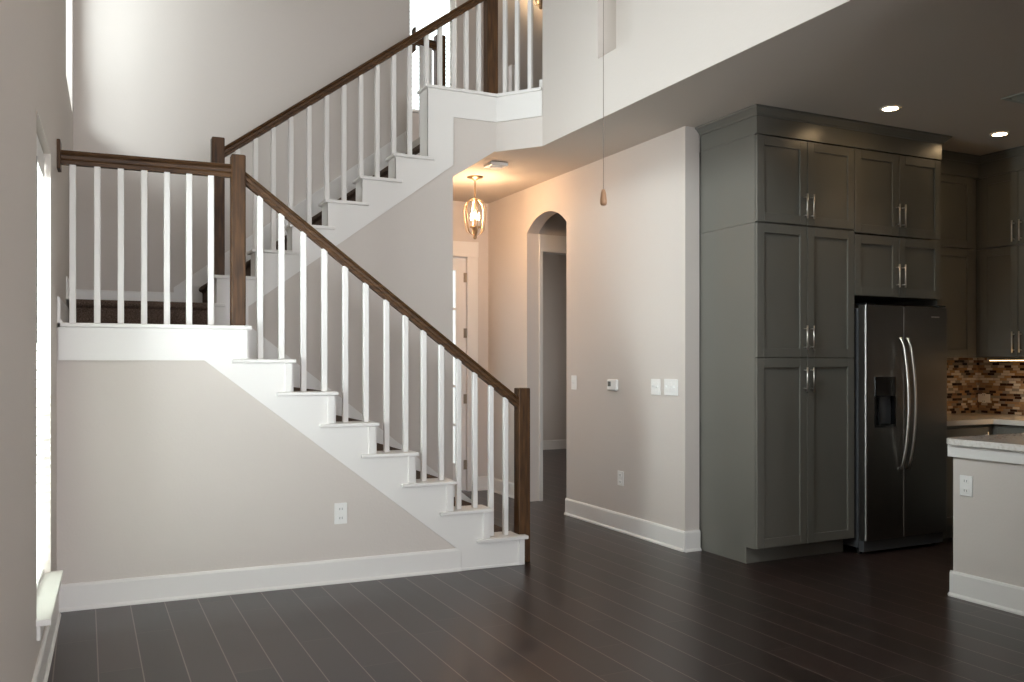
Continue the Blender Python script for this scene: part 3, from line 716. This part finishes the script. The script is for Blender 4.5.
# ---------------------------------------------------------------- refrigerator
fg = thing('refrigerator', 'dark stainless side-by-side refrigerator with ice dispenser', 'refrigerator', (5.37, 4.8, 0))
RX0, RX1, RS, RY = 4.952, 5.790, 5.325, 4.487
MB().box(RX0 + 0.004, RX1 - 0.004, RY + 0.075, YK + 0.0, 0.045, 1.755, 0.004).build('body', GREYP, fg)
for (a, b, nm) in ((RX0, RS - 0.003, 0), (RS + 0.003, RX1, 1)):
    mb = MB(); dw = b - a
    if nm == 0:      # left door has the dispenser opening
        vx0, vx1, vz0, vz1 = 5.035, 5.245, 0.905, 1.265
        mb.prism([(a, RY + 0.066), (a, RY + 0.012), (a + 0.0035, RY + 0.0035), (a + 0.012, RY), (vx0, RY), (vx0, RY + 0.066)], 0.105, 1.775, 'z')
        for bx in ((vx1, b, 0.105, 1.775), (vx0, vx1, 0.105, vz0), (vx0, vx1, vz1, 1.775)): mb.box(bx[0], bx[1], RY, RY + 0.066, bx[2], bx[3])
        mb.box(vx0, vx1, RY + 0.05, RY + 0.066, vz0, vz1)
    else: mb.box(a, b, RY, RY + 0.066, 0.105, 1.775, 0.009, 3)
    d = mb.build('door', STEEL, fg)
    hx = RS - 0.035 if nm == 0 else RS + 0.035
    pts = []
    for k in range(15):
        t = k / 14; bow = 1 - (2 * t - 1) ** 2
        pts.append((hx, RY - 0.012 - 0.062 * bow ** 0.8, 0.60 + 0.94 * t))
    pts = [(hx, RY + 0.004, 0.60)] + pts + [(hx, RY + 0.004, 1.54)]
    MB().tube(pts, 0.0105, 12).build('handle', NICKEL, d, True)
    if nm == 0:
        dp = MB(); dp.box(vx0, vx1, RY - 0.004, RY + 0.03, 1.125, vz1, 0.004).box(vx0, vx0 + 0.012, RY - 0.003, RY + 0.05, vz0, 1.125).box(vx1 - 0.012, vx1, RY - 0.003, RY + 0.05, vz0, 1.125).box(vx0 + 0.012, vx1 - 0.012, RY - 0.003, RY + 0.05, vz0, vz0 + 0.02)
        dp.build('dispenser', DARK, d)
        MB().box(vx0 + 0.08, vx1 - 0.013, RY + 0.03, RY + 0.049, vz0 + 0.02, 1.124, 0.004).build('paddle', GREYP, d)
    else:
        MB().box(5.615, 5.70, RY - 0.002, RY + 0.001, 1.697, 1.706).build('badge', NICKEL, d)
        pass
MB().box(RX0 + 0.008, RX1 - 0.008, RY + 0.03, RY + 0.075, 0.02, 0.10, 0.004).build('base_grille', GREYP, fg)
for x in (RX0 + 0.05, RX1 - 0.05): MB().box(x - 0.04, x + 0.04, RY + 0.005, RY + 0.10, 1.765 if False else 1.776, 1.79, 0.004).build('hinge_cover', DARK, fg)
for x in (RX0 + 0.04, RX1 - 0.04): MB().tube([(x, RY + 0.10, 0.0), (x, RY + 0.10, 0.05)], 0.02, 10).build('foot', DARK, fg)
for x in (RX0 + 0.06, RX1 - 0.06): MB().tube([(x, YK - 0.1, 0.0), (x, YK - 0.1, 0.05)], 0.02, 10).build('foot', DARK, fg)

# ---------------------------------------------------------------- island
il = thing('kitchen_island', 'beige-painted kitchen island with white base trim at right', 'island', (5.1, 2.6, 0))
IX0, IX1, IY0, IY1 = 4.572, 5.62, 1.2, 3.505
MB().box(IX0, IX1, IY0, IY1, 0, 0.884).build('body', WALL, il)
mb = MB(); base(mb, IX0, IY0, IX0, IY1 + 0.013); base(mb, IX0 - 0.013, IY1, IX1, IY1); mb.build('baseboard', WHITE, il)
MB().box(IX0 - 0.022, IX1, IY0, IY1 + 0.022, 0.815, 0.884, 0.003).build('trim_band', WHITE, il)
def rounded(x0, x1, y0, y1, r, corners):
    pts = []
    for (cx, cy, a0, on, px, py) in ((x0 + r, y1 - r, 90, corners[0], x0, y1), (x0 + r, y0 + r, 180, corners[1], x0, y0), (x1 - r, y0 + r, 270, corners[2], x1, y0), (x1 - r, y1 - r, 0, corners[3], x1, y1)):
        if on: pts += [(cx + r * math.cos(math.radians(a0 + 90 * k / 10)), cy + r * math.sin(math.radians(a0 + 90 * k / 10))) for k in range(11)]
        else: pts.append((px, py))
    return pts
mb = MB()
rings = []
for ins, z in ((0.004, 0.885), (0.0, 0.889), (0.0, 0.918), (0.005, 0.923)):
    rings.append([(px, py, z) for px, py in rounded(4.525 + ins, 5.68 - ins, IY0 - 0.03, 3.565 - ins, 0.10, (1, 1, 1, 1))])
mb.rings(rings)
tag(mb.build('island_countertop', GRANITE), 'glossy pale stone top with rounded corner on the island', 'countertop')

# ---------------------------------------------------------------- wall plates
def plate(name, label, M, w, h, kind, group=None):
    o = thing(name, label, 'switch' if 'switch' in name else 'outlet', (M[0][3], M[1][3], M[2][3]))
    MB(M).box(-w / 2, w / 2, 0, 0.007, -h / 2, h / 2, 0.0025).build('cover_plate', PLASTIC, o)
    if kind == 'outlet':
        for s in (-1, 1):
            MB(M).box(-0.017, 0.017, 0.006, 0.010, s * 0.028 - 0.015, s * 0.028 + 0.015, 0.003).build('receptacle', PLASTIC, o)
            MB(M).box(-0.009, -0.006, 0.0095, 0.0105, s * 0.028 - 0.006, s * 0.028 + 0.007).box(0.006, 0.009, 0.0095, 0.0105, s * 0.028 - 0.006, s * 0.028 + 0.007).build('slot', LCD, o)
    else:
        k = int(kind)
        for i in range(k):
            c = (i - (k - 1) / 2) * 0.046
            MB(M).box(c - 0.0165, c + 0.0165, 0.006, 0.0085, -0.035, 0.035, 0.001).build('rocker', PLASTIC, o)
            MB(M).box(c - 0.005, c + 0.005, 0.008, 0.018, -0.004, 0.012, 0.001).build('toggle', PLASTIC, o)
    return o
HM = lambda y, z: frame((XH, y, z), (0, -1, 0), (-1, 0, 0))
plate('light_switch', 'white double switch plate nearest the pantry cabinet', HM(5.337, 1.183), 0.165, 0.122, '3')
plate('light_switch', 'white narrower switch plate beside the wider switch plate', HM(5.529, 1.181), 0.118, 0.120, '2')
plate('light_switch', 'white single switch plate beside the arched opening', HM(6.773, 1.19), 0.085, 0.125, '1')
plate('wall_outlet', 'white outlet low on the hall wall', HM(6.017, 0.430), 0.085, 0.118, 'outlet')
plate('wall_outlet', 'white outlet on the wall under the stairs', LOWER @ frame((1.418, 5.335, 0.430), (1, 0, 0), (0, -1, 0)), 0.080, 0.130, 'outlet')
plate('wall_outlet', 'white outlet on the side of the kitchen island', frame((IX0, 3.418, 0.655), (0, -1, 0), (-1, 0, 0)), 0.080, 0.118, 'outlet')
plate('wall_outlet', 'sideways outlet plate on the mosaic backsplash', frame((7.086, 5.125, 1.055), (0, -1, 0), (-1, 0, 0)), 0.115, 0.072, 'outlet')
tm = thing('thermostat', 'small white thermostat with grey screen on hall wall', 'thermostat', (XH, 6.12, 1.185))
M = HM(6.120, 1.183)
MB(M).box(-0.072, 0.072, 0, 0.028, -0.046, 0.046, 0.012, 3).build('housing', PLASTIC, tm)
MB(M).box(-0.052, -0.008, 0.0275, 0.0295, -0.012, 0.028).build('screen', LCD, tm)
MB(M).box(0.02, 0.05, 0.0275, 0.031, -0.006, 0.006, 0.002).build('button', PLASTIC, tm)

# ---------------------------------------------------------------- ceiling fittings
LX, LY = 3.23, 7.436
ln = thing('pendant_lantern', 'lit gold lantern pendant hanging in the entry', 'pendant light', (LX, LY, CZ))
MB().lathe([(0.0, 0.0), (0.075, -0.001), (0.075, -0.008), (0.03, -0.022), (0.014, -0.035), (0.0, -0.035)], (LX, LY, CZ), 24).build('canopy', BRASS, ln, True)
MB().tube([(LX, LY, CZ - 0.03), (LX, LY, 2.60)], 0.006, 8).build('stem', BRASS, ln, True)
for k in range(6):
    a = 2 * math.pi * k / 6 + 0.35; ca, sa = math.cos(a), math.sin(a)
    pts = [(0.008, 2.872), (0.030, 2.872), (0.064, 2.856), (0.093, 2.822), (0.105, 2.785), (0.104, 2.74), (0.098, 2.68), (0.091, 2.62), (0.082, 2.575), (0.055, 2.548), (0.012, 2.535)]
    mb = MB(); rings = []
    for r, z in pts:
        c = Vector((LX + ca * r, LY + sa * r, z)); t = Vector((-sa, ca, 0)) * 0.0065; n = Vector((ca, sa, 0.3)).normalized() * 0.003
        rings.append([c - t - n, c + t - n, c + t + n, c - t + n])
    mb.rings(rings); mb.build('strap', BRASS, ln)
MB().lathe([(0.0, 2.50), (0.014, 2.505), (0.02, 2.52), (0.014, 2.535), (0.03, 2.60), (0.05, 2.61), (0.05, 2.618), (0.0, 2.618)], (LX, LY, 0), 16).build('hub', BRASS, ln, True)
for k in range(4):
    a = math.pi / 2 * k + 0.4; cx, cy = LX + 0.038 * math.cos(a), LY + 0.038 * math.sin(a)
    c = MB().tube([(cx, cy, 2.615), (cx, cy, 2.67)], 0.010, 10).build('candle_sleeve', PAPERW, ln)
    MB().lathe([(0.006, 2.670), (0.014, 2.69), (0.015, 2.71), (0.009, 2.735), (0.002, 2.755)], (cx, cy, 0), 12).build('bulb', BULB, c, True)
def point(name, loc, power, color, r=0.03):
    l = bpy.data.lights.new(name, 'POINT'); l.energy = power; l.color = color; l.shadow_soft_size = r
    o = bpy.data.objects.new(name, l); COL.objects.link(o); o.location = loc; o['kind'] = 'helper'; return o
point('lantern_lamp', (LX, LY, 2.72), 38, (1.0, 0.64, 0.38), 0.06)
u2 = dup(ln, (4.42, 8.40, 5.75), 'lit gold lantern pendant hanging upstairs past the overlook balusters')
point('upstairs_lamp', (4.42, 8.40, 5.40), 4, (1.0, 0.70, 0.42), 0.03)
sd = thing('smoke_detector', 'small square white detector on the entry ceiling', 'smoke detector', (3.175, 6.86, CZ))
MB().box(3.095, 3.255, 6.78, 6.94, CZ - 0.028, CZ - 0.0005, 0.006).build('housing', PLASTIC, sd)
MB().lathe([(0.05, -0.04), (0.055, -0.034), (0.055, -0.027), (0.0, -0.027)], (3.175, 6.86, CZ), 20).build('sensor_cap', PLASTIC, sd)
def downlight(x, y, label):
    o = thing('recessed_downlight', label, 'ceiling light', (x, y, CZ), 'recessed kitchen downlights')
    mb = MB(); R = []
    for r, z in ((0.066, -0.0005), (0.066, -0.005), (0.052, -0.007), (0.048, -0.002)): R.append([(x + r * math.cos(2 * math.pi * k / 32), y + r * math.sin(2 * math.pi * k / 32), CZ + z) for k in range(32)])
    mb.rings(R, cap=False); mb.build('trim_ring', PLASTIC, o, True)
    MB().lathe([(0.0, -0.0065), (0.047, -0.0065), (0.049, -0.002), (0.0, -0.002)], (x, y, CZ), 32).build('lens', DOWN, o)
    l = bpy.data.lights.new('downlight_lamp', 'SPOT'); l.energy = 6; l.color = (1.0, 0.66, 0.36); l.spot_size = math.radians(96); l.spot_blend = 0.6; l.shadow_soft_size = 0.05
    q = bpy.data.objects.new('downlight_lamp', l); COL.objects.link(q); q.location = (x, y, CZ - 0.02); q['kind'] = 'helper'
downlight(4.865, 4.205, 'recessed downlight nearest the pantry crown')
downlight(6.145, 4.32, 'recessed downlight nearer the right edge, beside the ceiling vent')
av = thing('ceiling_vent', 'white slatted air vent in the kitchen ceiling at right', 'vent', (5.46, 3.58, CZ))
vx0, vy1, vs = 5.325, 3.735, 0.36
MB().box(vx0, vx0 + vs, vy1 - 0.03, vy1, CZ - 0.010, CZ - 0.0005).box(vx0, vx0 + vs, vy1 - vs, vy1 - vs + 0.03, CZ - 0.010, CZ - 0.0005).box(vx0, vx0 + 0.03, vy1 - vs + 0.03, vy1 - 0.03, CZ - 0.010, CZ - 0.0005).box(vx0 + vs - 0.03, vx0 + vs, vy1 - vs + 0.03, vy1 - 0.03, CZ - 0.010, CZ - 0.0005).build('frame', VENT, av)
mb = MB()
for k in range(7):
    x = vx0 + 0.055 + k * 0.042; mb.prism([(x, CZ - 0.001), (x + 0.004, CZ - 0.001), (x + 0.028, CZ - 0.016), (x + 0.024, CZ - 0.016)], vy1 - vs + 0.03, vy1 - 0.03, 'y')
mb.build('louvres', VENT, av)
MB().box(vx0 + 0.03, vx0 + vs - 0.03, vy1 - vs + 0.03, vy1 - 0.03, CZ - 0.0015, CZ - 0.0005).build('duct_backing', DARK, av)
# pull cord with wooden bobble (hangs from the living-room ceiling)
PX, PY = 1.166, 1.879
pc = thing('pull_cord', 'thin pull cord ending in a small wooden bobble', 'pull cord', (PX, PY, TOP))
MB().tube([(PX, PY, TOP - 0.02), (PX, PY, 1.795)], 0.0009, 6).build('cord', plain('pale_cord', lin(140, 130, 118), 0.6, 0, 60, 0.05), pc)
MB().lathe([(0.0, 0.0), (0.05, -0.001), (0.05, -0.012), (0.02, -0.03), (0.0, -0.03)], (PX, PY, TOP), 20).build('ceiling_rose', PLASTIC, pc, True)
MB().lathe([(0.0, 1.798), (0.004, 1.797), (0.0065, 1.788), (0.0085, 1.772), (0.0088, 1.763), (0.0065, 1.758), (0.0, 1.757)], (PX, PY, 0), 16).build('bobble', plain('oak_bobble', lin(176, 138, 106), 0.45, 0, 40, 0.1, 0.4, 0.15), pc, True)
